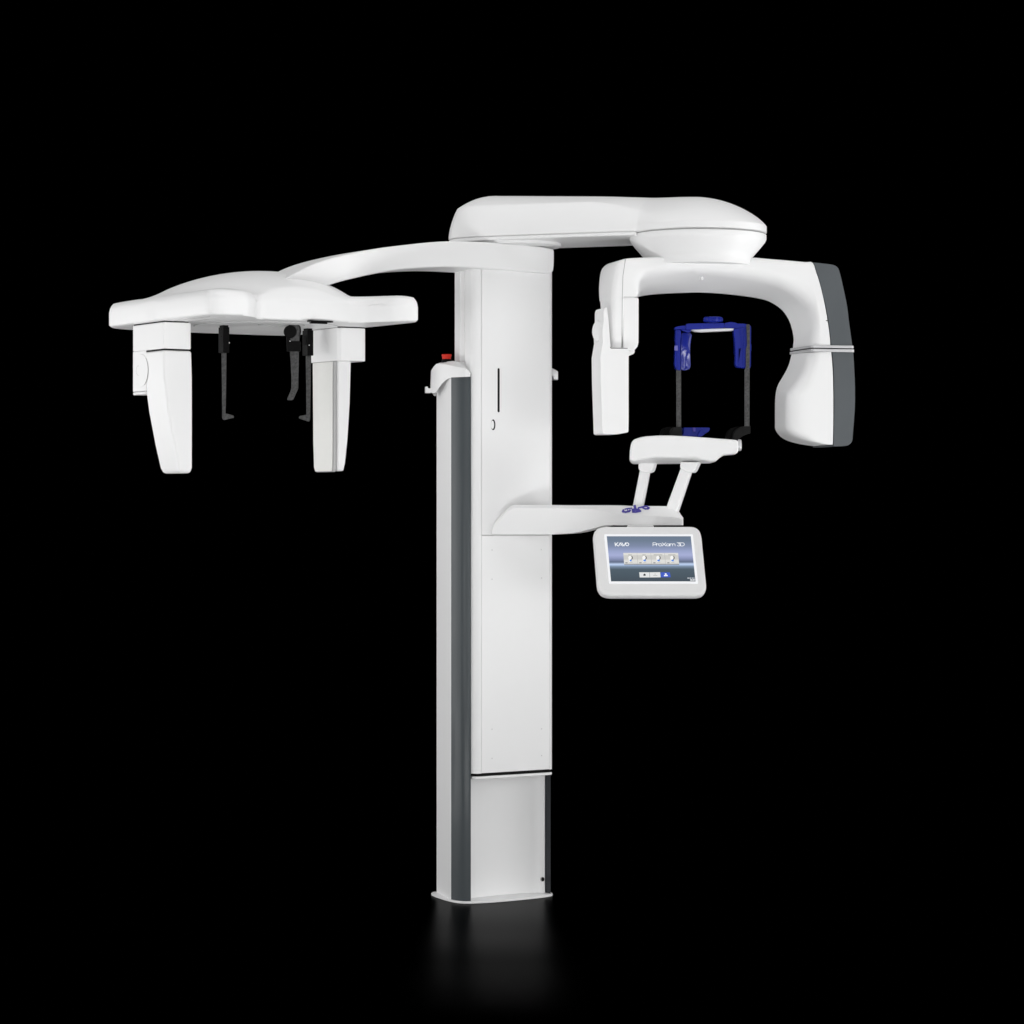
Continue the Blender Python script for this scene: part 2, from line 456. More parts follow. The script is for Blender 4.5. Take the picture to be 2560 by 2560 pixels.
# ---- head unit body
cep = [(-1.051, -.405), (-1.040, -.445), (-1.005, -.478), (-.95, -.500), (-.85, -.512), (-.70, -.512), (-.55, -.508), (-.475, -.498), (-.449, -.465), (-.445, -.35), (-.445, -.1), (-.443, .10), (-.443, .195), (-.450, .228), (-.480, .232), (-.515, .212), (-.537, .170), (-.560, .132),
       (-.600, .104), (-.68, .096), (-.77, .092), (-.840, .092), (-.875, .112), (-.905, .155), (-.945, .185), (-1.0, .188), (-1.035, .172), (-1.050, .135), (-1.053, 0.0), (-1.053, -.22)]
CO = spline(cep, 8, True)
def uvw(p): return Vector((U.x * p[0] + V.x * p[1], U.y * p[0] + V.y * p[1]))
CW = [uvw(p) for p in CO]
def to_uv(w): return (w.x * U.x + w.y * U.y, w.x * V.x + w.y * V.y)
CC = uvw((-.70, -.15))
def seg_d(px_, py_, a, b):
    dx, dy = b[0] - a[0], b[1] - a[1]; l = dx * dx + dy * dy
    t = 0 if l == 0 else max(0, min(1, ((px_ - a[0]) * dx + (py_ - a[1]) * dy) / l))
    return math.hypot(px_ - a[0] - dx * t, py_ - a[1] - dy * t)
def ztop_c(w, d):
    a, b = to_uv(w)
    dd = min(seg_d(a, b, CO[i], CO[(i + 1) % len(CO)]) for i in range(len(CO)))
    # boxy side blocks: leaning wall, tight shoulder, nearly flat top
    if dd < .011: zb_ = .550 + .026 * (dd / .011) ** .5
    else: zb_ = .576 + .010 * (1 - (1 - min(1, (dd - .011) / .07)) ** 2)
    rx = (a + .705) / (.315 if a > -.705 else .405); ry = (b + .17) / (.345 if b > -.17 else .39)
    rho = min(1, rx * rx + ry * ry)
    zd = .500 + .162 * (1 - rho) ** .72
    zd = min(zd, .550 + .034 * min(1, dd / .02) ** .5 + max(0, dd - .012) * 1.1)
    h_ = max(0, min(1, .5 + .5 * (zd - zb_) / .018))
    return ZC + zb_ * (1 - h_) + zd * h_ + .018 * h_ * (1 - h_) * .5
HEAD = shell('head_unit', CW, lambda p: CC, ztop_c, ZC + .5105, SHELL, ROOT,
             [0, .006, .015, .028, .045, .07, .10, .135, .17, .21, .25, .29, .33, .37, .41, .45, .49, .53, .57, .61, .65, .69, .74, .79, .84, .89, .95, 1.0], chamfer=.006)
zu = ZC + .5105
def flat_ring(name, c, r0, r1, z, h, m, parent, n=96):
    bm = bmesh.new()
    A = []; 
    rr = []
    for (r, zz) in ((r0, z), (r1, z), (r1, z - h), (r0, z - h)):
        rr.append([bm.verts.new((c.x + r * math.cos(2 * math.pi * k / n), c.y + r * math.sin(2 * math.pi * k / n), zz)) for k in range(n)])
    for i in range(4): ring_faces(bm, rr[i], rr[(i + 1) % 4])
    return link(bm, name, m, parent, 0)
cd = uv(-.71, -.147)
TURN = lathe('turning_disc', [(0, 0), (.196, 0), (.196, -.0012), (.194, -.0016), (0, -.0016)], (cd.x, cd.y, zu - .0006), SHELL, HEAD, 96)
flat_ring('disc_seam', cd, .196, .1985, zu - .0002, .0006, SOFTSEAM, HEAD)
flat_ring('pivot_seam', uv(-.715, -.05), .062, .0635, zu - .0022, .0006, SOFTSEAM, TURN)
for v0 in (-1.02, -.975):   # the sensor travel slots
    zprism('travel_slot', [(v0, -.35), (v0 + .0035, -.35), (v0 + .0035, .12), (v0, .12)], zu - .0006, zu + .0006, LGREY, HEAD, f=uv, bevel=0)
zprism('front_notch', [(-.712, .088), (-.640, .088), (-.640, .104), (-.712, .104)], zu - .0014, zu + .002, BLACKP, HEAD, f=uv, bevel=.0006)
zprism('front_notch_tab', [(-.700, .080), (-.652, .080), (-.652, .094), (-.700, .094)], zu - .0050, zu - .0015, BLACKP, HEAD, f=uv, bevel=.0008)

# ---- left detector carrier hanging from the head unit
def tapered(name, secs, m, parent, f=uv, bevel=.004, seg=3, label=None):
    """secs: (z from eye, u0, u1, v0, v1)"""
    rings = [[f(u0, v0, ZC + z), f(u1, v0, ZC + z), f(u1, v1, ZC + z), f(u0, v1, ZC + z)] for z, u0, u1, v0, v1 in secs]
    return loft(name, rings, m, parent, bevel, seg, 28, label=label)
def uprism(name, poly, z0, z1, m, parent, bevel=.003, seg=3, label=None):
    return zprism(name, poly, ZC + z0, ZC + z1, m, parent, f=uv, bevel=bevel, seg=seg, label=label)
DC1 = uprism('detector_mount', [(-1.045, -.288), (-1.045, -.097), (-.985, -.092), (-.963, -.10), (-.957, -.12), (-.957, -.288)], .4360, .5075, SHELL, ROOT, .003, 3)
uprism('mount_seam', [(-1.043, -.285), (-1.043, -.099), (-.985, -.095), (-.960, -.12), (-.960, -.285)], .5074, .5106, SEAM, DC1, 0)
uprism('back_plate', [(-1.045, -.288), (-1.045, -.206), (-1.000, -.206), (-1.000, -.288)], .3270, .4362, SHELL, DC1, .002, 2)
uprism('plate_foot', [(-1.045, -.288), (-1.045, -.208), (-1.004, -.208), (-1.004, -.288)], .3180, .3262, SHELL, DC1, .003, 3)
DET = tapered('detector', [(.4325, -1.046, -.9620, -.2180, -.0955), (.36, -1.0455, -.9600, -.2150, -.0950), (.27, -1.033, -.9590, -.2150, -.0965), (.18, -1.013, -.9580, -.2170, -.0985), (.118, -.997, -.9560, -.2180, -.1030), (.104, -.991, -.9590, -.2120, -.1080)], SHELL, ROOT, bevel=.007, seg=4)
tapered('detector_seam', [(.4360, -1.043, -.965, -.214, -.098), (.4325, -1.043, -.965, -.214, -.098)], SEAM, DET, bevel=0)
pj = Plane(uv(-1.0458, 0), PHI - 90)
pj.b = U.copy(); pj.r = V.copy()
cj = pj.hit(353, 926.5)
Mx = axis_matrix(-U)
lathe('joint_disc', [(0, 0), (.0440, 0), (.0440, .0004), (.0436, .0010), (0, .0010)], cj, SHELL, DC1, 72, M=Mx)
bmr = bmesh.new()
def arc_ribbon(bm, c, r0, r1, a0_, a1_, ex, ey, nrm, n=40):
    A, B = [], []
    for k in range(n + 1):
        t = a0_ + (a1_ - a0_) * k / n
        tap = math.sin(math.pi * k / n) ** .5 if 0 < k < n else .05
        rr = r0 + (r1 - r0) * tap
        d = ex * math.cos(t) + ey * math.sin(t)
        A.append(bm.verts.new(c + d * r0 + nrm)); B.append(bm.verts.new(c + d * rr + nrm))
    for k in range(n): bm.faces.new((A[k], A[k + 1], B[k + 1], B[k]))
arc_ribbon(bmr, cj, .0442, .0458, R(-62), R(50), V, Vector((0, 0, 1)), -U * .0012)
link(bmr, 'joint_seam', SEAM, DC1, 0, wn=False)
bmr = bmesh.new()
arc_ribbon(bmr, pj.hit(347.5, 926.5), .0128, .0136, R(60), R(300), V, Vector((0, 0, 1)), -U * .0020)
link(bmr, 'joint_button_seam', SOFTSEAM, DC1, 0, wn=False)

# ---- right collimator hanging from the head unit
CM = uprism('collimator_mount', [(-.540, -.201), (-.540, -.052), (-.532, -.043), (-.470, -.040), (-.455, -.045), (-.4500, -.060), (-.4500, -.201)], .4165, .5075, SHELL, ROOT, .0025, 3)
uprism('mount_seam', [(-.537, -.198), (-.537, -.050), (-.53, -.046), (-.455, -.046), (-.453, -.060), (-.453, -.198)], .5074, .5106, SEAM, CM, 0)
COLL = tapered('collimator', [(.4170, -.5300, -.4890, -.1960, -.0630), (.30, -.5295, -.4920, -.1950, -.0640), (.20, -.5290, -.4985, -.1930, -.0650), (.135, -.5285, -.5050, -.1910, -.0670), (.113, -.5270, -.5080, -.1850, -.0720)], SHELL, ROOT)
tapered('collimator_edge', [(.4160, -.5345, -.5302, -.1955, -.0700), (.20, -.5340, -.5292, -.1935, -.0715), (.125, -.5330, -.5290, -.1900, -.0740), (.111, -.5320, -.5290, -.1840, -.0790)], LGREY, COLL, bevel=.0012)
tapered('collimator_window', [(.4158, -.5375, -.5348, -.1955, -.0840), (.20, -.5370, -.5343, -.1935, -.0850), (.125, -.5365, -.5335, -.1900, -.0880), (.113, -.5355, -.5325, -.1850, -.0920)], SENS, COLL, bevel=.0010)

# ---- ear rods and nose support under the turning disc
def holder(parent, c, w, d, z0, z1, m=BLACKP, name='holder', bevel=.0015):
    bm = bmesh.new()
    pts = [c + U * a + V * b + Vector((0, 0, ZC + z1)) for a, b in ((-w, -d), (w, -d), (w, d), (-w, d))]
    add_prism3(bm, pts, Vector((0, 0, z0 - z1)))
    return link(bm, name, m, parent, bevel, 2)
def ear_rod(c, sgn, label):
    z = .508
    HP = holder(ROOT, c, .0095, .0150, .4330, .5030, name='ear_rod', bevel=.0015)
    HP['label'] = label
    holder(HP, c + U * .0, .0080, .0110, .5030, .5092, name='holder_neck', bevel=.0008)
    return HP
E1c = uv(-.838, -.150); E2c = uv(-.581, -.144)
ER1 = ear_rod(E1c, 1, 'ear rod nearer the detector')
ER2 = ear_rod(E2c, -1, 'ear rod nearer the collimator')
pe1 = Plane(E1c + V * .004, 4); pe2 = Plane(E2c + V * .004, 4)
px_prism('strap', [(553.5, 880), (566, 880), (565.5, 960), (564, 1034), (569, 1034.5), (583, 1038.5), (585.3, 1041.5), (584, 1044.5), (562, 1050), (558, 1049.5), (555.5, 1045), (554.8, 960)], pe1, .004, CARBON, ER1, .0006, 2)
px_prism('strap', [(764.2, 886), (777.6, 886), (776.8, 960), (775.3, 1048), (773.5, 1053.5), (769, 1053.5), (748, 1046), (747.2, 1042.5), (750, 1039.8), (766, 1037), (765.3, 960)], pe2, .004, CARBON, ER2, .0006, 2)
for (x, y, pl, pr) in ((575, 857.5, pe1, ER1), (774, 863.7, pe2, ER2)):
    disc('screw_head', x - 1, y, pl, .0013, .0013, .0175, MATE, pr, 12)
for y in (823, 841):
    disc('screw_hole', 553.5, y, pe1.back(-.013), .0016, .0020, .001, SEAM, ER1, 12)
px_prism('holder_arm', [(757, 838), (771, 838), (771, 861), (757, 861)], pe2.back(-.008), .012, GRIP, ER2, .001, 2)
NC = uv(-.690, -.02)
pn = Plane(NC, 8)
NS = px_prism('nose_support', [(717.5, 838), (726, 838), (726, 853), (752, 853), (752, 878.5), (718, 878.5), (716.5, 840)], pn, .020, BLACKP, ROOT, .0014, 2)
px_prism('slide', [(726, 812), (746, 812), (749, 820), (748, 853), (726, 853)], pn, .010, CARBON, NS, .001, 2, off=.004)
px_prism('slide_top', [(722, 810), (746, 809.5), (752, 818), (753, 830), (748, 852), (744, 852), (746, 824), (722, 822)], pn, .008, GRIP, NS, .001, 2, off=.009)
lathe('knob', [(0, 0), (.0155, 0), (.0175, .003), (.0175, .010), (.0155, .013), (0, .013)], pn.hit(723.5, 829) + Vector((0, .012, 0)), BLACKP, NS, 32, M=axis_matrix((.25, -1, 0)))
px_prism('strap', [(724.5, 876), (747.5, 876), (746.5, 920), (745.5, 972, 'c'), (741, 981), (734, 998), (730, 1000.5), (721, 1000.5), (718, 998.5), (719, 995), (726.5, 978), (728.5, 970), (728.5, 940), (727, 905)], pn.back(.004), .004, CARBON, NS, .0006, 2)
disc('screw_head', 725, 853, pn, .0013, .0013, .001, MATE, NS, 12)

# ================================================================== rotating C-arm
CP = Plane((.523, -.175, 0), 15)
TT = .165
top_st = [  # front outer, front inner (crease), rear inner
    ((1532, 872), (1556, 872), (1556, 872)),
    ((1531, 840), (1558, 840), (1558, 840)),
    ((1530.5, 800), (1560, 800), (1560, 800)),
    ((1530.5, 770), (1562, 770), (1562, 770)),
    ((1531, 748), (1563, 745.5), (1563, 745.5)),
    ((1531.5, 742), (1593, 742.5), (1592, 743.2)),
    ((1532.5, 715), (1598, 708), (1600, 742.4)),
    ((1536, 690), (1605, 692), (1606, 741.8)),
    ((1541, 668), (1617, 684), (1615, 741)),
    ((1549, 655), (1633, 680.5), (1634, 739)),
    ((1564, 646.5), (1664, 677.5), (1664, 736.8)),
    ((1596, 643.6), (1700, 676), (1705, 735)),
    ((1660, 641), (1749, 676), (1749, 734)),
    ((1738, 640), (1800, 679), (1795, 736.5)),
    ((1810, 640.6), (1850, 684), (1840, 741)),
    ((1876, 642), (1895, 691.5), (1880, 746.5)),
    ((1930, 646.5), (1939, 702.5), (1913, 753.5)),
    ((1975, 650.5), (1970, 716), (1931, 762)),
    ((2015, 654.5), (1993, 730), (1947, 773)),
    ((2033, 656), (2014, 748), (1959, 785.5)),
    ((2041, 680), (2032, 770), (1969.5, 803)),
    ((2050, 708), (2039, 792), (1976, 820)),
    ((2059, 745), (2041.5, 815), (1980, 838)),
    ((2068, 790), (2039, 838), (1981, 852)),
    ((2075, 837), (2036, 855), (1979.5, 862)),
    ((2077, 864), (2034, 864.5), (1978.5, 871)),
]
def round_ring(pts, radii, n=6):
    out_ = []
    N_ = len(pts)
    for i, (p, r) in enumerate(zip(pts, radii)):
        a, b = pts[i - 1], pts[(i + 1) % N_]
        ra = min(r, (a - p).length * .46); rb = min(r, (b - p).length * .46)
        A_ = p + (a - p).normalized() * ra; B_ = p + (b - p).normalized() * rb
        for k in range(n + 1):
            t = k / n; out_.append(A_ * (1 - t) ** 2 + p * 2 * t * (1 - t) + B_ * t * t)
    return out_
def carm(name, st, m, parent, bevel=.010, seg=4, T=TT, bo=None, limit=30, label=None, n=3):
    def sm(idx):
        return spline([s[idx] for s in st], n)
    A, B_, C_ = sm(0), sm(1), sm(2)
    bp = CP.back(T)
    rings = []
    for a, b, c in zip(A, B_, C_):
        fo = CP.hit(a.x, a.y); fi = CP.hit(b.x, b.y); bi = bp.hit(c.x, c.y)
        rings.append(round_ring([fo, fi, bi, fo + CP.b * T], (.004, .052, .014, .004)))
    return loft(name, rings, m, parent, .003, 2, 40, label=label)
# upper bow : the left leg is thinner, so the ring keeps its own depth there
A = spline([s[0] for s in top_st], 3); B_ = spline([s[1] for s in top_st], 3); C_ = spline([s[2] for s in top_st], 3)
rings = []
for i, (a, b, c) in enumerate(zip(A, B_, C_)):
    T = TT
    s = min(1, max(0, (i - 3) / 24)); T = .115 + (TT - .115) * s * s * (3 - 2 * s)
    bp = CP.back(T)
    fo = CP.hit(a.x, a.y); fi = CP.hit(b.x, b.y)
    if b.y > 744 and i < 14: bi = fi + CP.b * T
    else: bi = bp.hit(c.x, c.y)
    q_ = min(1, max(0, (i - 14) / 12)); ex = max(0, min(1, (len(A) - 1 - i - 14) / 16))
    rings.append(round_ring([fo, fi, bi, fo + CP.b * T], (.004 + .014 * ex, .008 + .040 * q_, .006 + .009 * q_, .004 + .016 * ex)))
BOW = loft('rotating_arm', rings, SHELL, ROOT, .002, 2, 45)
disc('small_lens', 1751, 697, CP.back(.02), .0035, .0045, .0165, SHELL, BOW, 24, bevel=.001)

tube_st = [
    ((2079, 880), (2031, 881), (1975.5, 885)),
    ((2081, 900), (2025, 905), (1970, 908)),
    ((2082.5, 922), (2016, 928), (1962, 927)),
    ((2083.5, 945), (2004, 949), (1951, 946)),
    ((2084, 965), (1991, 966), (1943, 960)),
    ((2084.2, 983), (1977, 982), (1938.5, 974)),
    ((2084.4, 1000), (1972.5, 1000), (1935.5, 997)),
    ((2084.4, 1028), (1972, 1030), (1935, 1030)),
    ((2084.2, 1055), (1972, 1058), (1935, 1060)),
    ((2084, 1075), (1973.5, 1074), (1936, 1074)),
    ((2083.6, 1090), (1984, 1088), (1947, 1090)),
    ((2083.4, 1100), (2004, 1098), (1966, 1102)),
    ((2083.2, 1108), (2032, 1106.5), (1998, 1110.5)),
    ((2083, 1111.5), (2056, 1110.5), (2035, 1115.8)),
]
TUBE = carm('tube_head', tube_st, SHELL, ROOT, .024, 6, TT)
# slate grey outer covers
def cover(name, st, m, parent, T, bevel=.007):
    A, B_ = spline([s[0] for s in st], 4), spline([s[1] for s in st], 4)
    rings = []
    for a, b in zip(A, B_):
        p = CP.hit(a.x, a.y); q = CP.hit(b.x, b.y)
        rings.append([p - CP.b * .0008, q - CP.b * .0008, q + CP.b * T, p + CP.b * T])
    return loft(name, rings, m, parent, bevel, 3, 35)
cover('upper_cover', [((2034.3, 656.3), (2060, 659)), ((2036.5, 662), (2081, 662)), ((2041, 676), (2092.5, 667.5)), ((2045, 689), (2098, 678)), ((2051, 708), (2106, 710)), ((2064.5, 765), (2117, 763)), ((2072, 808), (2123, 810)), ((2078.7, 864), (2130.5, 864))], GREY, BOW, TT - .002)
cover('lower_cover', [((2080.5, 880), (2133, 880)), ((2084, 922), (2135.5, 922)), ((2085.3, 970), (2137.3, 970)), ((2085.6, 1015), (2137, 1015)), ((2085.2, 1055), (2134.5, 1055)), ((2084.8, 1085), (2132, 1085)), ((2084.4, 1100), (2130, 1103)), ((2084.3, 1112), (2121, 1112.5)), ((2084, 1115.5), (2108, 1115.5))], GREY, TUBE, TT - .002)
# paired silver bands with the dark joint between
def band(name, y0, y1, m, parent, grow, prof_dx=0):
    # plan ring: front-left crease, front-right, rear-right, rear-left
    zf = CP.hit(2033, (y0 + y1) / 2).z
    def P4(g):
        a = CP.hit(2034 - prof_dx, 872); b = CP.hit(2131.5, 872)
        c = CP.back(TT).hit(1978, 872)
        bR = b + CP.b * TT
        f = [a, b, bR, c]
        ctr = sum(f, Vector()) / 4
        res = []
        for p in f:
            d = p - ctr; d.z = 0
            dr = d.dot(CP.r); db = d.dot(CP.b)
            res.append(p + CP.r * (g if dr > 0 else -g) + CP.b * (g if db > 0 else -g))
        return res
    zt = CP.hit(2050, y0).z; zb = CP.hit(2050, y1).z
    bm = bmesh.new()
    pts = P4(grow)
    add_prism3(bm, [Vector((p.x, p.y, zt)) for p in pts], Vector((0, 0, zb - zt)))
    es = [e for e in bm.edges if abs((e.verts[0].co - e.verts[1].co).normalized().z) > .9]
    bmesh.ops.bevel(bm, geom=es, offset=.012, segments=4, profile=.5, affect='EDGES')
    return link(bm, name, m, parent, .0012, 2, 50)
band('silver_band', 863.0, 869.6, SILVER, BOW, .0050)
band('joint', 869.4, 872.4, SEAM, BOW, .0015)
band('silver_band', 872.2, 879.4, SILVER, TUBE, .0060)
# thin seam across the arm above the bands
bm = bmesh.new()
add_prism3(bm, [CP.back(-.0005).hit(x, y) for x, y in ((2065, 800.8), (2070.5, 800.8), (2070.5, 802.8), (2065, 802.8))], CP.b * .004)
link(bm, 'seam_mark', SEAM, BOW)

# ---- left sensor side of the C-arm
LB = Plane(CP.o - CP.b * .003, 15)
BOX = px_prism('sensor_housing', [(1558, 743.5), (1594, 743.8), (1597.4, 747), (1597.2, 800), (1596.8, 856), (1594.5, 866), (1588, 874), (1580, 877.5), (1558, 877.5)], CP.back(.002), .090, SHELL, BOW, .004, 3)
px_prism('housing_foot', [(1562, 877), (1587.5, 874), (1587.5, 881), (1584, 885), (1572, 890), (1562, 890)], CP.back(.012), .070, SHELL, BOX, .003, 3)
px_prism('housing_seam', [(1563.5, 646.2), (1564.5, 646.2), (1558, 690), (1556.4, 742), (1555.2, 870), (1554.2, 870), (1555.2, 742), (1556.8, 690)], CP.back(-.0008), .003, SOFTSEAM, BOX, 0)
px_prism('seam', [(1559, 741.8), (1594.5, 742), (1597, 743.2), (1594.5, 743.8), (1559, 743.2)], CP.back(-.0002), .02, LGREY, BOX, 0)
SP = Plane(CP.o - CP.b * .030, 15)
SEN = px_prism('sensor', [(1517, 768), (1521.5, 800), (1527.0, 869), (1570, 869.5), (1572, 871), (1572, 1047), (1571.5, 1079), (1569, 1081), (1545, 1085.5), (1510, 1085.8), (1506, 1083), (1502, 957), (1501, 892), (1507, 856), (1506, 828), (1509, 799), (1509, 778), (1511.5, 770.5)], SP, .085, SHELL, ROOT, .004, 3, limit=24)
px_prism('sensor_seam', [(1526.5, 867), (1528.2, 869.6), (1569, 870.2), (1569, 871.6), (1527.2, 871.2), (1525.2, 867.5)], SP.back(-.0006), .003, SEAM, SEN, 0)
kc = SP.back(.048).hit(1507, 828)
lathe('adjusting_knob', [(0, 0), (.026, 0), (.0295, .004), (.0295, .014), (.027, .018), (0, .018)], kc, SHELL, SEN, 48, M=axis_matrix(-CP.r * 1 - CP.b * .25))

# ================================================================== patient support arm
SA = Plane((-.058, -.028, 0), -13)
st = [  # x, top y (rear), chamfer-edge y (front), bottom y
    (1230.0, 1326, 1328, 1336.2), (1232.5, 1314, 1318, 1336.4), (1238, 1304, 1309, 1336.5), (1250, 1290, 1296, 1336.6), (1262, 1277.5, 1284, 1336.7), (1274, 1267, 1275, 1336.8), (1281, 1263.2, 1272, 1336.8), (1290, 1262, 1270, 1336.8),
    (1350, 1262, 1270, 1336.8), (1410, 1263, 1271, 1335), (1448, 1263, 1272, 1330.2), (1486, 1263, 1274, 1320.6), (1513, 1263, 1278, 1313.8), (1544, 1263.4, 1284, 1313.6), (1575, 1265.4, 1288, 1313.6), (1620, 1265.2, 1290, 1313.5),
    (1662, 1265.4, 1291, 1313.4), (1680, 1271, 1292, 1313.4), (1692, 1279.5, 1294, 1313.4), (1700, 1287.5, 1296, 1313.3), (1705.5, 1294.5, 1299, 1313.2)]
bk = SA.back(.026)
tops = spline([(s[0], s[1]) for s in st], 2); chs = spline([(s[0], s[2]) for s in st], 2); bts = spline([(s[0], s[3]) for s in st], 2)
rings = []
for a, b, c in zip(tops, chs, bts):
    f1 = SA.hit(b.x, b.y); f2 = SA.hit(c.x, c.y)
    tf = bk.hit(a.x, a.y); k = min(1, max(0, (a.x - 1400) / 150))
    if k < 1:
        t2 = SA.back(.012).hit(a.x, a.y); tf = t2.lerp(tf, k)
    dep = .075 + .05 * min(1, max(0, (a.x - 1290) / 60))
    ke = min(1, max(0, (a.x - 1630) / 70)); dep *= 1 - .84 * ke * ke
    tb = SA.hit(a.x, a.y) + SA.b * dep; tb.z = tf.z
    tf = tf.lerp(f1, 0) if ke == 0 else SA.back(.026 * (1 - .6 * ke)).hit(a.x, a.y)
    tb.z = tf.z
    bb = f2 + SA.b * dep
    rings.append([tf, f1, f2, bb, tb])
SUPARM = loft('support_arm', rings, SHELL, ROOT, .0045, 3, 25)
# blue control symbols printed on the sloping face
def surf_pt(px_, py_):
    # sloping face between rows f1 (front) and tf (rear)
    best = None
    d = ray(px_, py_)
    for (r0, r1) in zip(rings, rings[1:]):
        a, b, c = r0[0], r0[1], r1[1]
        n_ = (b - a).cross(c - a)
        if n_.length < 1e-9: continue
        n_.normalize()
        t = (a - CAM).dot(n_) / d.dot(n_)
        p = CAM + d * t
        x0, x1 = r0[0].x, r1[0].x
        if x0 <= p.x <= x1: best = (p, n_)
    return best
def decal(name, polys, m, parent, lift=.0012):
    bm = bmesh.new()
    for poly in polys:
        vsx = []
        for (x, y) in poly:
            r_ = surf_pt(x, y)
            if not r_: continue
            p, n_ = r_
            if n_.y > 0: n_ = -n_
            vsx.append(bm.verts.new(p + n_ * lift))
        if len(vsx) >= 3: bm.faces.new(vsx)
    return link(bm, name, m, parent, 0, wn=False)
def thick_line(pts, w):
    out_ = []
    for (x0, y0), (x1, y1) in zip(pts, pts[1:]):
        d = Vector((x1 - x0, y1 - y0)); d.normalize(); n_ = Vector((-d.y, d.x)) * w / 2; e = d * w * .35
        out_.append([(x0 - e.x + n_.x, y0 - e.y + n_.y), (x1 + e.x + n_.x, y1 + e.y + n_.y), (x1 + e.x - n_.x, y1 + e.y - n_.y), (x0 - e.x - n_.x, y0 - e.y - n_.y)])
    return out_
N = lambda x, y: (1540 + .18634 * x, 1080 + .18634 * y)
icons = []
icons += thick_line([N(250, 995), N(262, 1040), N(225, 1050), N(300, 1046)], 6.5)
icons += thick_line([N(100, 1050), N(90, 1072), N(130, 1078), N(178, 1068), N(190, 1052)], 4.6)
icons += thick_line([N(120, 1040), N(160, 1030), N(210, 1026)], 3.2) + thick_line([N(155, 1046), N(165, 1066)], 2.6)
icons += thick_line([N(300, 1022), N(345, 1012), N(385, 1002), N(420, 1000)], 4.2)
icons += thick_line([N(360, 1020), N(395, 1036), N(430, 1034), N(445, 1022), N(425, 1014)], 4.0)
icons += thick_line([N(225, 1078), N(265, 1078), N(330, 1066), N(312, 1048)], 4.2) + thick_line([N(225, 1078), N(240, 1058)], 4.2)
decal('control_symbols', icons, ICON, SUPARM)

# ---- posts and chin platform
PP = Plane((.45, -.10, 0), -13)
px_prism('post', [(1599.4, 1172), (1623.7, 1172), (1605, 1270), (1580, 1270)], PP, .030, SHELL, ROOT, .006, 4)
px_prism('post', [(1702.6, 1166), (1731, 1166), (1694.5, 1275), (1691, 1282), (1662, 1276)], PP.back(-.03), .036, SHELL, ROOT, .006, 4)
PO = [o for o in ROOT.children if o.name.startswith('post')]
px_prism('collar', [(1596, 1155), (1638, 1155), (1632, 1174), (1629, 1179), (1623.5, 1182.4), (1610, 1182), (1599.6, 1177.5), (1595, 1172)], PP.back(-.006), .044, SHELL, PO[0], .005, 3)
px_prism('collar', [(1701, 1155), (1747, 1155), (1737, 1176), (1733.5, 1180.5), (1730, 1182), (1715, 1180), (1702, 1172), (1700, 1168)], PP.back(-.036), .050, SHELL, PO[1], .005, 3)
CH = Plane((.45, -.16, 0), -3)
plat = [(1574.5, 1128.5), (1577, 1113), (1580, 1103), (1586.6, 1098), (1600, 1093.5), (1614.5, 1090.8), (1642.5, 1088.8), (1680, 1088.8), (1715, 1090.5), (1750.6, 1093), (1801, 1096.8), (1830, 1099), (1845, 1100.5), (1846, 1118), (1845.5, 1127),
        (1844.5, 1133), (1836, 1135), (1810, 1137.4), (1801, 1143), (1789.7, 1152.7), (1776.6, 1156.8), (1740, 1157.6), (1637, 1158.6), (1585, 1158.6), (1576.5, 1157), (1573.8, 1150)]
bm = bmesh.new()
P = plat
front = [CH.hit(x, y) for x, y in P]
A = [bm.verts.new(p) for p in front]
T = .17
# front is drawn in on its lower side so the underside slopes back
cx_, cy_ = 1700, 1120
def fin(x, y):
    k = max(0, min(1, (y - 1112) / 46)); k2 = max(0, min(1, (1790 - x) / 60))
    return CH.hit(x, y - 16 * k ** 2 * k2 * (1 if x > 1612 else max(.35, (x - 1573) / 39)))
A2 = []
for (x, y), v in zip(P, A):
    v.co = fin(x, y)
mid = [bm.verts.new(CH.back(.06).hit(x, y)) for x, y in P]
B2 = [bm.verts.new(CH.back(.06).hit(x, y) + CH.b * (T - .06)) for x, y in P]
bm.faces.new(A); bm.faces.new(list(reversed(B2))); ring_faces(bm, A, mid); ring_faces(bm, mid, B2)
PLAT = link(bm, 'chin_platform', SHELL, ROOT, .006, 4, 30)
kk = CH.back(.03).hit(1845, 1113)
lathe('side_knob', [(0, 0), (.016, 0), (.0165, .006), (.0140, .0095), (0, .0105)], kk, SILVER, PLAT, 48, M=axis_matrix(CH.r))
px_prism('lens', [(1716, 1158), (1731, 1158), (1731, 1164), (1720, 1163)], CH.back(.06), .02, BLACKP, PLAT, .001)

# ---- hand grips
H = lambda x, y: (1640 + .2071 * x, 760 + .2071 * y)
GP1 = Plane((.42, -.03, 0), 8); GP2 = Plane((.42, -.13, 0), 8); GP3 = Plane((.62, -.07, 0), 8)
GRL = px_prism('hand_grip', [H(192, 1600), H(190, 1545), H(200, 1505), H(225, 1488), H(262, 1482), H(300, 1484), H(313, 1488), H(317, 1498), H(318, 1600)], GP2, .035, GRIP, ROOT, .004, 3, label='grip on the left of the chin rest')
px_prism('grip_bar', [H(78, 1600), H(82, 1545), H(98, 1508), H(130, 1489), H(170, 1482), H(232, 1482), H(215, 1500), H(205, 1540), H(200, 1600)], GP1, .05, BLACKP, GRL, .004, 3)
GRR = px_prism('hand_grip', [H(925, 1640), H(928, 1590), H(945, 1545), H(985, 1505), H(1040, 1480), H(1100, 1470), H(1138, 1468), H(1143, 1478), H(1143, 1550), H(1138, 1565), H(1105, 1572), H(1060, 1590), H(1020, 1615), H(1003, 1625), H(1003, 1650), H(960, 1650)], GP3, .04, GRIP, ROOT, .004, 3, label='curved grip on the right of the chin rest')
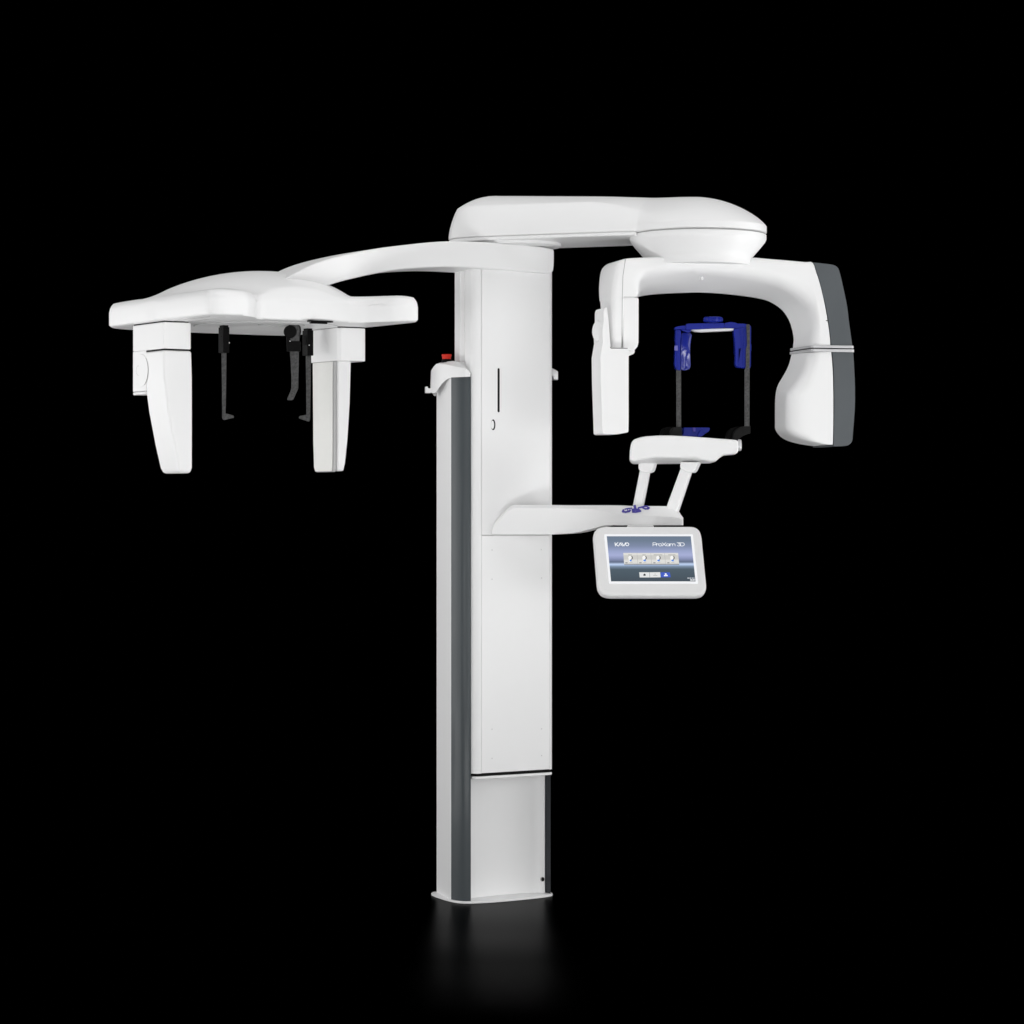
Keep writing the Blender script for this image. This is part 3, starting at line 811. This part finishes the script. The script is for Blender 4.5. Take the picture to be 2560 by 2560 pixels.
px_prism('grip_bar', [H(858, 1625), H(860, 1585), H(880, 1535), H(920, 1500), H(985, 1480), H(1085, 1474), H(1040, 1484), H(985, 1510), H(950, 1545), H(935, 1590), H(935, 1640)], GP3.back(.015), .03, BLACKP, GRR, .003, 3)

# ---- blue chin rest
CB = Plane((.50, -.09, 0), 8)
CR = px_prism('chin_rest', [H(335, 1491), H(645, 1491), H(651, 1502), H(648, 1522), H(632, 1545), H(600, 1560), H(588, 1572), H(570, 1590), H(535, 1606), H(320, 1600), H(318, 1575), H(332, 1570)], CB, .06, BLUE, ROOT, .003, 3)
px_prism('chin_cup', [H(540, 1520), H(558, 1532), H(586, 1565), H(582, 1576), H(555, 1590), H(535, 1606), H(495, 1606), H(510, 1570)], CB.back(-.010), .02, BLUE, CR, .002, 2)
px_prism('chin_pin', [H(444, 1491), H(478, 1491), H(476, 1540), H(448, 1540)], CB.back(-.004), .01, ICON, CR, .001, 2)

# ---- blue head support with straps
HB = Plane((.53, -.115, 0), 3)
HS = px_prism('head_support', [H(362, 244), H(385, 236), H(820, 228), H(822, 290), H(790, 293), H(372, 311), H(362, 306)], HB, .035, BLUE, ROOT, .0025, 3)
HBb = HB.back(.012)
px_prism('glide_plate', [H(395, 300), H(945, 292), H(950, 308), H(930, 321), H(560, 337), H(480, 332)], HBb, .03, SHELL, HS, .002, 2)
px_prism('slide_bar', [H(812, 250), H(835, 226), H(900, 215), H(960, 222), H(985, 235), H(1060, 236), H(1128, 250), H(1148, 268), H(1146, 288), H(1080, 288), H(960, 298), H(860, 290), H(815, 280)], HB.back(.010), .030, BLUE, HS, .003, 3)
px_prism('slide_bar', [H(226, 284), H(262, 270), H(320, 261), H(370, 258), H(378, 302), H(300, 306), H(236, 312), H(227, 300)], HB.back(.008), .030, BLUE, HS, .003, 3)
px_prism('lug', [H(300, 300), H(420, 306), H(424, 336), H(395, 346), H(310, 322)], HB.back(.014), .02, BLUE, HS, .002, 2)
# scalloped knob
kc = HB.back(.02).hit(*H(687, 226))
lathe('knob_stem', [(0, -.006), (.016, -.006), (.016, .002), (0, .002)], kc, BLUE, HS, 32)
bm = bmesh.new()
n = 96; rows = []
for (sc, z) in ((.0, 0), (.80, 0), (.95, .0025), (1.0, .006), (1.0, .011), (.94, .0145), (.80, .0162), (0, .0168)):
    if sc == 0:
        rows.append([bm.verts.new((kc.x, kc.y, kc.z + z))]); continue
    rows.append([bm.verts.new((kc.x + .0268 * sc * (1 + .055 * math.cos(9 * 2 * math.pi * k / n)) * math.cos(2 * math.pi * k / n),
                               kc.y + .0268 * sc * (1 + .055 * math.cos(9 * 2 * math.pi * k / n)) * math.sin(2 * math.pi * k / n), kc.z + z)) for k in range(n)])
for a, b in zip(rows, rows[1:]):
    if len(a) == 1:
        for k in range(n): bm.faces.new((a[0], b[k], b[(k + 1) % n]))
    elif len(b) == 1:
        for k in range(n): bm.faces.new((a[k], a[(k + 1) % n], b[0]))
    else: ring_faces(bm, a, b)
link(bm, 'knob', BLUE, HS)
# temple rests : a curved outer arm and a dished inner pad
TL = HB.back(.004)
def pxp(name, pts, pl, T, m, par, bevel=.002, off=0, seg=3, label=None):
    return px_prism(name, [H(*p) for p in pts], pl, T, m, par, bevel, seg, off=off, label=label)
AL = pxp('temple_rest', [(240, 312), (300, 312), (304, 360), (298, 450), (296, 540), (298, 640), (300, 800), (262, 800), (240, 780), (229, 740), (229, 640), (231, 560), (237, 500), (234, 400)], TL, .030, BLUE, HS, .0025)
pxp('rib', [(262, 330), (276, 330), (262, 520), (262, 780), (248, 770), (247, 520)], TL, .004, BLUE, AL, .001, off=-.002)
pxp('clip', [(224, 502), (262, 502), (266, 562), (225, 562)], TL, .006, mat('pale_blue_plastic', (.12, .12, .42), .3, .5), AL, .001, off=-.004)
# dished pad surface, seen from inside
ctl = [[(303, 345), (345, 340), (395, 346), (442, 356)],
       [(302, 400), (340, 400), (390, 402), (432, 404)],
       [(300, 470), (338, 470), (384, 470), (421, 470)],
       [(299, 540), (336, 540), (380, 540), (415, 538)],
       [(300, 620), (336, 620), (382, 620), (414, 620)],
       [(300, 700), (338, 700), (384, 700), (420, 700)],
       [(301, 770), (338, 775), (384, 775), (418, 765)],
       [(306, 802), (338, 803), (380, 796), (404, 786)]]
bm = bmesh.new()
rows = []
for i, r_ in enumerate(ctl):
    row = []
    for j, (x, y) in enumerate(r_):
        dpt = .006 + .012 * (j / 3) ** 1.6 * 1.0 + (.010 if 4 <= i <= 6 and j in (1, 2) else 0) + .003 * abs(i - 3)
        row.append(HB.back(dpt + .006).hit(*H(x, y)))
    rows.append(row)
VV = [[bm.verts.new(p) for p in r_] for r_ in rows]
WW = [[bm.verts.new(p + HB.b * .004) for p in r_] for r_ in rows]
for G, flip in ((VV, 0), (WW, 1)):
    for i in range(len(G) - 1):
        for j in range(3):
            q = (G[i][j], G[i][j + 1], G[i + 1][j + 1], G[i + 1][j]); bm.faces.new(q if not flip else tuple(reversed(q)))
per = lambda G: G[0] + [G[i][3] for i in range(1, len(G))] + list(reversed(G[-1][:3])) + [G[i][0] for i in range(len(G) - 2, 0, -1)]
ring_faces(bm, per(VV), per(WW))
PAD = link(bm, 'pad', mat('glossy_blue_pad', (.012, .022, .26), .24, .7, coat=.45, rvar=.01), AL, 0, sharp=60, wn=False)
sd = PAD.modifiers.new('sub', 'SUBSURF'); sd.levels = 2; sd.render_levels = 2
# right temple rest
AR = pxp('temple_rest', [(936, 300), (1012, 284), (1090, 276), (1100, 400), (1096, 540), (1086, 560), (1086, 776), (1060, 774), (1010, 768), (975, 762), (957, 735), (960, 640), (956, 540), (948, 420)], HB.back(.006), .030, BLUE, HS, .003)
pxp('rib', [(1010, 300), (1024, 300), (1040, 470), (1038, 540), (1002, 540), (1003, 700), (1010, 768), (998, 764), (994, 700), (996, 530), (1022, 530), (1026, 470)], HB, .004, BLUE, AR, .001, off=.004)
pxp('rib', [(1062, 300), (1074, 300), (1076, 460), (1062, 540), (1066, 770), (1052, 770), (1050, 540), (1064, 450)], HB, .004, BLUE, AR, .001, off=.002)
pxp('rear_wing', [(1092, 272), (1148, 276), (1146, 480), (1151, 490), (1151, 560), (1146, 565), (1145, 750), (1136, 776), (1092, 774)], HB, .022, BLUE, AR, .0025, off=.016)
# straps
S1 = pxp('strap', [(245, 785), (300, 785), (303, 800), (304, 1495), (247, 1495)], HB.back(.008), .004, CARBON, HS, .0008)
S2 = pxp('strap', [(1088, 252), (1104, 243), (1124, 244), (1134, 262), (1133, 500), (1131, 700), (1129, 1475), (1069, 1475), (1070, 800), (1086, 760), (1086, 545), (1100, 500), (1094, 320)], HB.back(.002), .004, CARBON, HS, .0008)

# ================================================================== touch screen
TS = Plane((.375, -.285, ZC - .134), 8.5, 30)
TS.o = TS.hit(1625.5, 1403)
def rrect(x0, x1, y0, y1, r, n=8):
    out_ = []
    for cx, cy, a in ((x1 - r, y1 - r, 0), (x0 + r, y1 - r, 90), (x0 + r, y0 + r, 180), (x1 - r, y0 + r, 270)):
        for k in range(n + 1):
            t = R(a + 90 * k / n); out_.append((cx + r * math.cos(t), cy + r * math.sin(t)))
    return out_
# corners of the outline in screen plane coordinates
cTL, cTR, cBR, cBL = [TS.loc(*p) for p in ((1482, 1316), (1752, 1316), (1769, 1490), (1496, 1490))]
def quadmap(c, s, t):   # s right 0..1, t down 0..1
    a = Vector(c[0]).lerp(Vector(c[1]), s); b = Vector(c[3]).lerp(Vector(c[2]), s)
    return a.lerp(b, t)
def plate(name, cs, rad, off, T, m, parent, bevel=.001, n=8, seg=2, grow=0):
    c = [Vector(p) for p in cs]
    pts = []
    for i in range(4):
        p, a, b = c[i], c[(i - 1) % 4], c[(i + 1) % 4]
        if rad == 0: pts.append(p); continue
        da = (a - p).normalized() * rad; db = (b - p).normalized() * rad
        for k in range(n + 1):
            t = k / n
            # rounded corner as quadratic-ish circular blend
            q = (p + da) * (1 - t) ** 2 + p * 2 * t * (1 - t) * .62 / .62 + (p + db) * t * t
            pts.append(q)
    bm = bmesh.new()
    add_prism3(bm, [TS.pt(p.x, p.y, off) for p in pts], TS.b * T)
    return link(bm, name, m, parent, bevel, seg, 40)
c_out = [cTL, cTR, cBR, cBL]
SCR = plate('touch_screen', c_out, .037, 0, .020, BEZEL, ROOT, .0060, seg=4)
c_in = [TS.loc(*p) for p in ((1490, 1317.5), (1750, 1317.5), (1766, 1478), (1504, 1478))]
plate('bezel_face', c_in, .030, -.0004, .001, BEZEL, SCR, .0003)
c_w = [TS.loc(*p) for p in ((1510, 1336), (1732, 1336), (1745.5, 1459.6), (1522.5, 1459.6))]
plate('white_surround', c_w, .0035, -.0012, .001, emit('lit_white_edge', (243, 244, 247)), SCR, .0002)
c_d = [TS.loc(*p) for p in ((1516.7, 1341.4), (1726.6, 1341.4), (1738.6, 1454), (1527.4, 1454))]
# display with procedural gradient down its height
dm = bpy.data.materials.new('display_gradient'); dm.use_nodes = True
nt = dm.node_tree; b = nt.nodes['Principled BSDF']
b.inputs['Base Color'].default_value = (0, 0, 0, 1); b.inputs['Roughness'].default_value = .2; b.inputs['Specular IOR Level'].default_value = .1
tc = nt.nodes.new('ShaderNodeTexCoord'); sx = nt.nodes.new('ShaderNodeSeparateXYZ'); cr = nt.nodes.new('ShaderNodeValToRGB')
nt.links.new(tc.outputs['Generated'], sx.inputs['Vector']); nt.links.new(sx.outputs['Z'], cr.inputs['Fac'])
stops = [(0, (67, 78, 88)), (.14, (72, 86, 97)), (.27, (77, 92, 103)), (.33, (120, 138, 160)), (.36, (168, 190, 222)), (.385, (196, 214, 243)), (.40, (150, 166, 196)), (.43, (96, 107, 130)), (.50, (137, 146, 182)), (.58, (166, 174, 213)), (.66, (155, 165, 202)), (.78, (126, 138, 166)), (.90, (110, 125, 145)), (1, (106, 121, 141))]
els = cr.color_ramp.elements
els[0].position = stops[0][0]; els[0].color = lin(stops[0][1]); els[1].position = 1; els[1].color = lin(stops[-1][1])
for p, c in stops[1:-1]:
    e = els.new(p); e.color = lin(c)
nt.links.new(cr.outputs['Color'], b.inputs['Emission Color']); b.inputs['Emission Strength'].default_value = 1
DISP = plate('display', c_d, 0, -.0018, .0006, dm, SCR, 0)

def scr_poly(name, polys, m, parent, off=-.0024):
    bm = bmesh.new()
    for poly in polys:
        try: bm.faces.new([bm.verts.new(TS.pt(*TS.loc(x, y), off)) for x, y in poly])
        except ValueError: pass
    return link(bm, name, m, parent, 0, wn=False)
TXT = emit('screen_white', (250, 252, 255))
def dpt(s, t): # display coordinates to pixels on the reference plane
    x0 = 1516.7 + (1527.4 - 1516.7) * t; x1 = 1726.6 + (1738.6 - 1726.6) * t
    return (x0 + (x1 - x0) * s, 1341.4 + 112.6 * t)
# stroke lettering, each glyph drawn in a 1 x 1 cell
def arcp(cx, cy, rx, ry, a0_, a1_, n=12):
    return [(cx + rx * math.cos(R(a0_ + (a1_ - a0_) * k / n)), cy - ry * math.sin(R(a0_ + (a1_ - a0_) * k / n))) for k in range(n + 1)]
G = {
 'P': (.78, [[(0, 1), (0, 0), (.42, 0)] + arcp(.42, .31, .33, .31, 90, -90) + [(0, .62)]]),
 'r': (.45, [[(0, 1), (0, .3)], [(0, .52)] + arcp(.3, .56, .27, .24, 160, 60)]),
 'o': (.78, [arcp(.36, .65, .36, .35, 0, 360, 20)]),
 'X': (.88, [[(0, 0), (.8, 1)], [(.8, 0), (0, 1)]]),
 'a': (.84, [[(.72, .30), (.72, 1)], arcp(.34, .66, .34, .32, 0, 360, 20)]),
 'm': (1.12, [[(0, 1), (0, .32)], arcp(.27, .56, .27, .24, 180, 0) + [(.54, 1)], arcp(.81, .56, .27, .24, 180, 0) + [(1.08, 1)]]),
 ' ': (.38, []),
 '3': (.78, [[(.02, 0), (.62, 0), (.34, .38)] + arcp(.36, .68, .32, .32, 80, -150)]),
 'D': (.92, [[(0, 0), (0, 1), (.36, 1)] + arcp(.36, .5, .46, .5, -90, 90) + [(0, 0)]]),
}
def ribbon(pts, w):
    polys = thick_line(pts, w)
    for (x, y) in pts:
        polys.append([(x + w / 2 * math.cos(R(a)), y + w / 2 * math.sin(R(a))) for a in range(0, 360, 60)])
    return polys
def write(text, x0, y0, x1, y1, w):
    tot = sum(G[c][0] for c in text) - .1
    k = (x1 - x0) / tot; X = 0; polys = []
    for c in text:
        adv, strokes = G[c]
        for s in strokes:
            polys += ribbon([(x0 + (X + a) * k, y0 + b * (y1 - y0)) for a, b in s], w)
        X += adv
    return polys
scr_poly('title_text', write('ProXam 3D', 1632, 1358.0, 1710.5, 1366, 1.3), TXT, DISP)
E = lambda x, y: (1460 + .176 * x, 1290 + .176 * y)
logo = []
logo += ribbon([E(438, 386), E(444, 432)], 1.8) + ribbon([E(480, 384), E(450, 408), E(482, 432)], 1.8)
logo += ribbon([E(490, 432), E(512, 386), E(546, 432)], 1.7) + ribbon([E(504, 419), E(530, 419)], 1.1)
logo += ribbon([E(534, 386), E(566, 432), E(588, 386)], 1.8)
logo += ribbon([E(612 + 22 * math.cos(R(a)), 408 + 21 * math.sin(R(a))) for a in range(0, 361, 30)], 1.8)
scr_poly('logo_text', logo, TXT, DISP)
# row of four picture tiles
tm = emit('tile_grey', (205, 204, 200)); tm2 = emit('tile_light', (222, 221, 217)); tdk = emit('tile_line', (165, 165, 162)); ttx = emit('tile_text', (170, 170, 166))
skin = emit('skull_white', (246, 246, 244)); skd = emit('skull_shade', (96, 96, 96)); jb = emit('jaw_blue', (92, 142, 224)); lbl = emit('tile_label', (120, 122, 124))
Q = lambda x, y: (1550 + .08282 * x, 1378 + .08282 * y)
scr_poly('tile_shadow', [[Q(120, 410), Q(1785, 400), Q(1780, 428), Q(128, 432)]], emit('tile_shadow', (118, 128, 148)), DISP, -.0022)
for i in range(4):
    xa, xb = 92 + i * 415.5, 92 + (i + 1) * 415.5
    xc, xd = 120 + i * 416.5, 120 + (i + 1) * 416.5
    T_ = scr_poly('picture_tile', [[Q(xa + 2, 66), Q(xb - 4, 66), Q(xd - 4, 408), Q(xc + 2, 410)]], tm, DISP, -.0026)
    scr_poly('tile_sheen', [[Q(xa + 2, 66), Q(xb - 4, 66), Q(xb + 2, 135), Q(xa + 8, 135)], [Q(xa + 16, 270), Q(xb + 11, 268), Q(xb + 18, 370), Q(xa + 26, 372)]], tm2, DISP, -.0028)
    cx = 292 + i * 421; 
    ell = lambda ex, ey, rx, ry, a0_=0, a1_=360: [Q(ex + rx * math.cos(R(a)), ey + ry * math.sin(R(a))) for a in range(a0_, a1_, 20)]
    scr_poly('skull_back', [ell(cx + 40, 215, 50, 58)], skd, DISP, -.0030)
    scr_poly('skull', [ell(cx + 5, 212, 52, 56), [Q(cx - 40, 240), Q(cx + 40, 240), Q(cx + 35, 345), Q(cx - 20, 340)]], skin, DISP, -.0032)
    scr_poly('jaw', [ell(cx + 25, 298, 42 if i else 32, 30)], jb, DISP, -.0034)
    w_ = (55, 50, 130, 110)[i]
    scr_poly('tile_text', [[Q(cx - w_ + 5, 116), Q(cx + w_ + 5, 116), Q(cx + w_ + 6, 136), Q(cx - w_ + 6, 136)]], ttx, DISP, -.0030)
    scr_poly('tile_badge', [[Q(cx - 135, 354), Q(cx - 68, 354), Q(cx - 66, 380), Q(cx - 133, 380)], [Q(cx - 10, 350), Q(cx + 75, 350), Q(cx + 75, 357), Q(cx - 10, 357)]], lbl, DISP, -.0030)
    if i: scr_poly('tile_divider', [[Q(xa - 4, 66), Q(xa + 2, 66), Q(xc + 2, 410), Q(xc - 4, 410)]], tdk, DISP, -.0030)
bwh = emit('button_white', (226, 228, 228)); bbl = emit('button_blue', (66, 94, 196)); bdk = emit('button_icon', (58, 60, 62))
scr_poly('home_button', [[Q(575, 650), Q(882, 650), Q(890, 806), Q(590, 806)]], bwh, DISP, -.0026)
scr_poly('middle_button', [[Q(890, 650), Q(1206, 646), Q(1222, 802), Q(898, 806)]], bwh, DISP, -.0026)
scr_poly('select_button', [[Q(1218, 652), Q(1500, 652), Q(1525, 800), Q(1230, 802)]], bbl, DISP, -.0026)
scr_poly('home_icon', [[Q(690, 722), Q(735, 690), Q(778, 722)], [Q(702, 722), Q(768, 722), Q(768, 758), Q(702, 758)]], bdk, DISP, -.0030)
scr_poly('middle_icon', [[Q(1030, 700), Q(1080, 700), Q(1080, 712), Q(1030, 712)], [Q(1000, 744), Q(1120, 744), Q(1120, 756), Q(1000, 756)]], tdk, DISP, -.0030)
scr_poly('select_icon', [[Q(1345, 685), Q(1395, 685), Q(1405, 728), Q(1350, 728)], [Q(1318, 738), Q(1432, 734), Q(1440, 766), Q(1325, 770)]], TXT, DISP, -.0030)
# date and clock in the corner, kept as small marks at their size
Z = lambda x, y: (1690 + .031056 * x, 1430 + .031056 * y)
dt = []
for x0, x1 in ((905, 975), (985, 1030), (1065, 1110), (1125, 1205), (1255, 1330), (1345, 1380), (1400, 1430), (1450, 1485)):
    dt.append([Z(x0, 490), Z(x1, 490), Z(x1 + 8, 565), Z(x0 + 8, 565)])
G['1'] = (.5, [[(.05, .2), (.3, 0), (.3, 1)]]); G['8'] = (.8, [arcp(.35, .25, .28, .25, 0, 360, 12), arcp(.35, .75, .34, .25, 0, 360, 12)])
G['6'] = (.8, [[(.6, 0), (.1, .55)], arcp(.36, .7, .3, .3, 0, 360, 12)]); G[':'] = (.3, [[(.1, .35), (.1, .36)], [(.1, .8), (.1, .81)]])
G['2'] = (.8, [arcp(.35, .28, .3, .28, 170, -20) + [(.02, 1), (.68, 1)]]); G['0'] = (.8, [arcp(.35, .5, .32, .5, 0, 360, 16)])
scr_poly('date_text', dt, emit('date_white', (215, 220, 228)), DISP, -.0026)
scr_poly('clock_text', write('16:20', 1724.6, 1449.2, 1737.0, 1452.6, .9), TXT, DISP, -.0026)
# neck between screen and support arm
px_prism('screen_neck', [(1574, 1313.6), (1634, 1313.6), (1636, 1322), (1572, 1322)], Plane((.36, -.175, 0), 5), .05, SHELL, SCR, .002)

# ================================================================== light
w = bpy.data.worlds.new('World'); scene.world = w; w.use_nodes = True
w.node_tree.nodes['Background'].inputs['Color'].default_value = (0, 0, 0, 1)
w.node_tree.nodes['Background'].inputs['Strength'].default_value = 0
def area(name, loc, target, sx_, sy_, power, col=(1, 1, 1)):
    l = bpy.data.lights.new(name, 'AREA'); l.shape = 'RECTANGLE'; l.size = sx_; l.size_y = sy_; l.energy = power; l.color = col
    o = bpy.data.objects.new(name, l); COL.objects.link(o); o.location = loc
    d = Vector(target) - Vector(loc); o.rotation_euler = d.to_track_quat('-Z', 'Y').to_euler()
    return o
LIGHTS = [
    ('front_softbox', (0, -10.5, 2.4), (0, 0, 1.2), 12, 5, 250),
    ('low_centre_softbox', (0, -2.75, .12), (0, -2.3, 2.0), 3.2, .9, 62),
    ('front_low_left_softbox', (-4.2, -5.5, .6), (-.3, 0, 1.2), 3, 1.0, 38),
    ('front_low_right_softbox', (4.2, -5.5, .6), (.5, 0, 1.2), 3, 1.0, 44),
    ('left_softbox', (-6.0, .2, .9), (0, 0, .8), 5, 1.8, 64),
    ('rear_left_softbox', (-6.6, 2.8, 1.7), (0, 0, 1.2), 5, 5, 108),
    ('right_softbox', (6.0, .2, 1.8), (0, 0, 1.3), 5, 4.5, 150),
    ('top_softbox', (0, -1.0, 6.5), (0, 0, 1.0), 10, 8, 345),
    ('low_left_softbox', (-2.75, -.3, .05), (-2.5, -.3, 2.6), 2.0, 3.6, 74),
    ('low_right_softbox', (2.75, -.3, .05), (2.5, -.3, 2.6), 2.0, 3.6, 118),
]
for l_ in LIGHTS: area(*l_)

# ================================================================== camera
cam = bpy.data.cameras.new('camera'); co = bpy.data.objects.new('camera', cam); COL.objects.link(co)
cam.sensor_width = 36; cam.lens = 36 * FPX / 2560
co.location = CAM; co.rotation_euler = (R(90), 0, 0)
cam.clip_start = .1; cam.clip_end = 500
scene.camera = co
scene.view_settings.view_transform = 'Standard'; scene.view_settings.look = 'None'
scene.view_settings.exposure = 0; scene.view_settings.gamma = 1
scene.render.engine = 'CYCLES'
scene.cycles.max_bounces = 8; scene.cycles.diffuse_bounces = 4; scene.cycles.glossy_bounces = 4
scene.cycles.use_denoising = True
